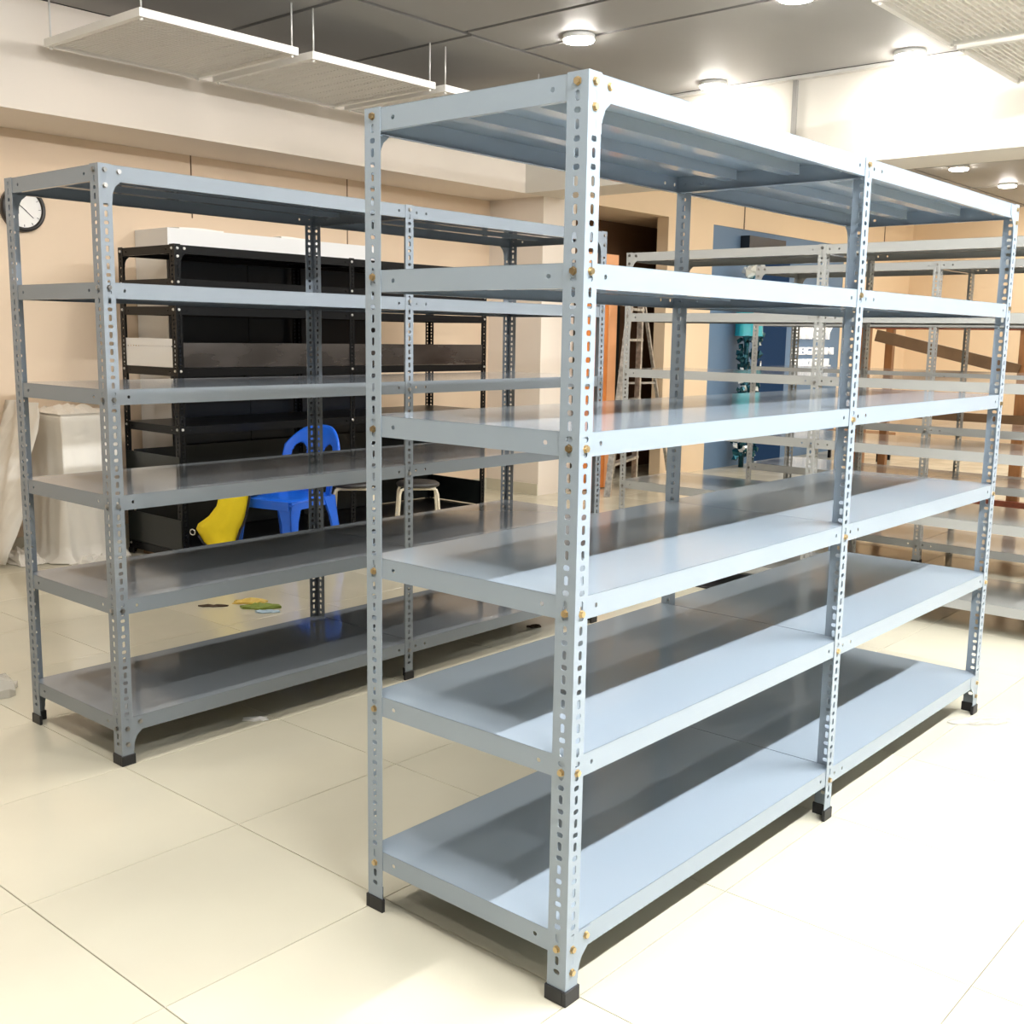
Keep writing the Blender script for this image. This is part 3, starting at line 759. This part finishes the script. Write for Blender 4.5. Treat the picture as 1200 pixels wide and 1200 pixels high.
# ------------------------------------------------------------------ wooden frame by the far wall
wf = empty('wooden_frame', (7.9, 1.5, 0)); tag(wf, 'brown wooden frame with a slanting brace behind the crosswise racks', 'frame')
def wb(name, p, q, a, c, m): return MB().bar((p[0]-7.9, p[1]-1.5, p[2]), (q[0]-7.9, q[1]-1.5, q[2]), a, c).build(name, M[m], wf)
for y in (2.86, 1.50, .15): wb('post', (7.9, y, 0), (7.9, y, 1.50), .09, .06, 'wood')
for y in (2.86, 1.44, .15): wb('post', (8.45, y, 0), (8.45, y, 1.50), .07, .06, 'wood')
wb('top_rail', (7.88, 3.0, 1.535), (7.88, .05, 1.535), .07, .07, 'wood_red'); wb('top_rail', (8.45, 3.0, 1.535), (8.45, .05, 1.535), .07, .07, 'wood_red')
wb('brace', (7.84, 2.74, 1.44), (7.84, 1.52, 1.17), .03, .10, 'wood_dark')
wb('middle_rail', (7.84, 2.9, .76), (7.84, .1, .76), .04, .09, 'wood_dark')
wb('base_rail', (7.84, 2.9, .05), (7.84, .1, .05), .05, .09, 'wood_red')
wb('panel', (7.93, 1.38, 1.12), (7.93, .2, 1.12), .03, .6, 'wood')

# low bench
lb = empty('low_bench', (10.9, 4.15, 0)); tag(lb, 'low brown bench with black legs by the blue wall', 'bench')
MB().bbox((-.2, -.35, .28), (.2, .35, .33), .006).build('bench_top', M['wood'], lb)
for x in (-.16, .16):
    for y in (-.30, .30): MB().bar((x, y, 0), (x, y, .28), .03, .03).build('leg', M['black_paint'], lb)

# ------------------------------------------------------------------ small things on the floor
o = MB().bbox((3.60, 1.80, 0), (3.68+.36, 2.02, .012), .002).build('floor_mat', M['rubber']); tag(o, 'black rubber offcut lying on the floor under the crosswise rack', 'mat')
def scrap(name, loc, sx, sy, h, m, label, cat, seed, nx=7, ny=5):
    rd = random.Random(seed); b = MB(); vs = []; fs = []
    for i in range(nx):
        for j in range(ny):
            u, v = i/(nx-1)*2-1, j/(ny-1)*2-1; k = math.sqrt(max(0, 1-.55*(u*u*v*v+.3*u*u)))
            vs.append((u*sx/2*(.8+.3*rd.random()), v*sy/2*(.7+.4*rd.random())*k, .003+h*rd.random()*(1-.6*max(abs(u), abs(v)))))
    for i in range(nx-1):
        for j in range(ny-1): q = i*ny+j; fs.append((q, q+ny, q+ny+1, q+1))
    n0 = len(vs); vs += [(v[0], v[1], .001) for v in vs]; fs += [tuple(n0+i for i in f[::-1]) for f in fs]
    for i in range(nx-1): fs += [(i*ny, n0+i*ny, n0+i*ny+ny, i*ny+ny), (i*ny+ny-1, i*ny+2*ny-1, n0+i*ny+2*ny-1, n0+i*ny+ny-1)]
    for j in range(ny-1): fs += [(j, j+1, n0+j+1, n0+j), ((nx-1)*ny+j, n0+(nx-1)*ny+j, n0+(nx-1)*ny+j+1, (nx-1)*ny+j+1)]
    b.add(vs, fs); o = b.build(name, M[m], None, loc, math.radians(-42)); tag(o, label, cat); return o
scrap('wrapper', (1.60, 3.24, 0), .20, .10, .03, 'wrapper_green', 'crumpled green wrapper on the floor between the grey and black racks', 'wrapper', 1)
scrap('wrapper', (1.63, 3.36, 0), .17, .08, .03, 'wrapper_yel', 'crumpled mustard wrapper on the floor next to the green wrapper', 'wrapper', 2)
scrap('wrapper', (1.57, 3.14, 0), .12, .06, .012, 'wrapper_blue', 'pale blue scrap of wrapper in front of the green wrapper', 'wrapper', 3)
scrap('debris', (1.45, 3.43, 0), .14, .04, .015, 'debris', 'brown splinter of rubbish on floor beside the wrappers', 'rubbish', 4)
scrap('debris', (2.29, 2.0, 0), .07, .04, .02, 'debris', 'small dark crumb of rubbish under the darker grey rack', 'rubbish', 5)
scrap('debris', (.60, 1.90, 0), .09, .05, .01, 'paper', 'tiny pale scrap of tape under the darker grey rack', 'rubbish', 6)
scrap('crumpled_bag', (.06, 2.90, 0), .26, .26, .10, 'clear_wrap', 'crumpled white plastic bag on the floor by the darker grey rack', 'plastic bag', 7)
scrap('plastic_wrap', (2.42, -.05, 0), .24, .08, .02, 'clear_wrap', 'crumpled clear wrap around the foot of the blue-grey rack', 'plastic wrap', 8)
o = scrap('cardboard_box', (2.02, 4.70, 0), .01, .01, .001, 'brown_box', '', 'box', 9); bpy.data.objects.remove(o)
o = MB().bbox((1.93, 4.45, 0), (2.2, 4.9, .02), .003).build('cardboard_sheet', M['brown_box']); tag(o, 'flat brown cardboard under the black rack', 'cardboard')
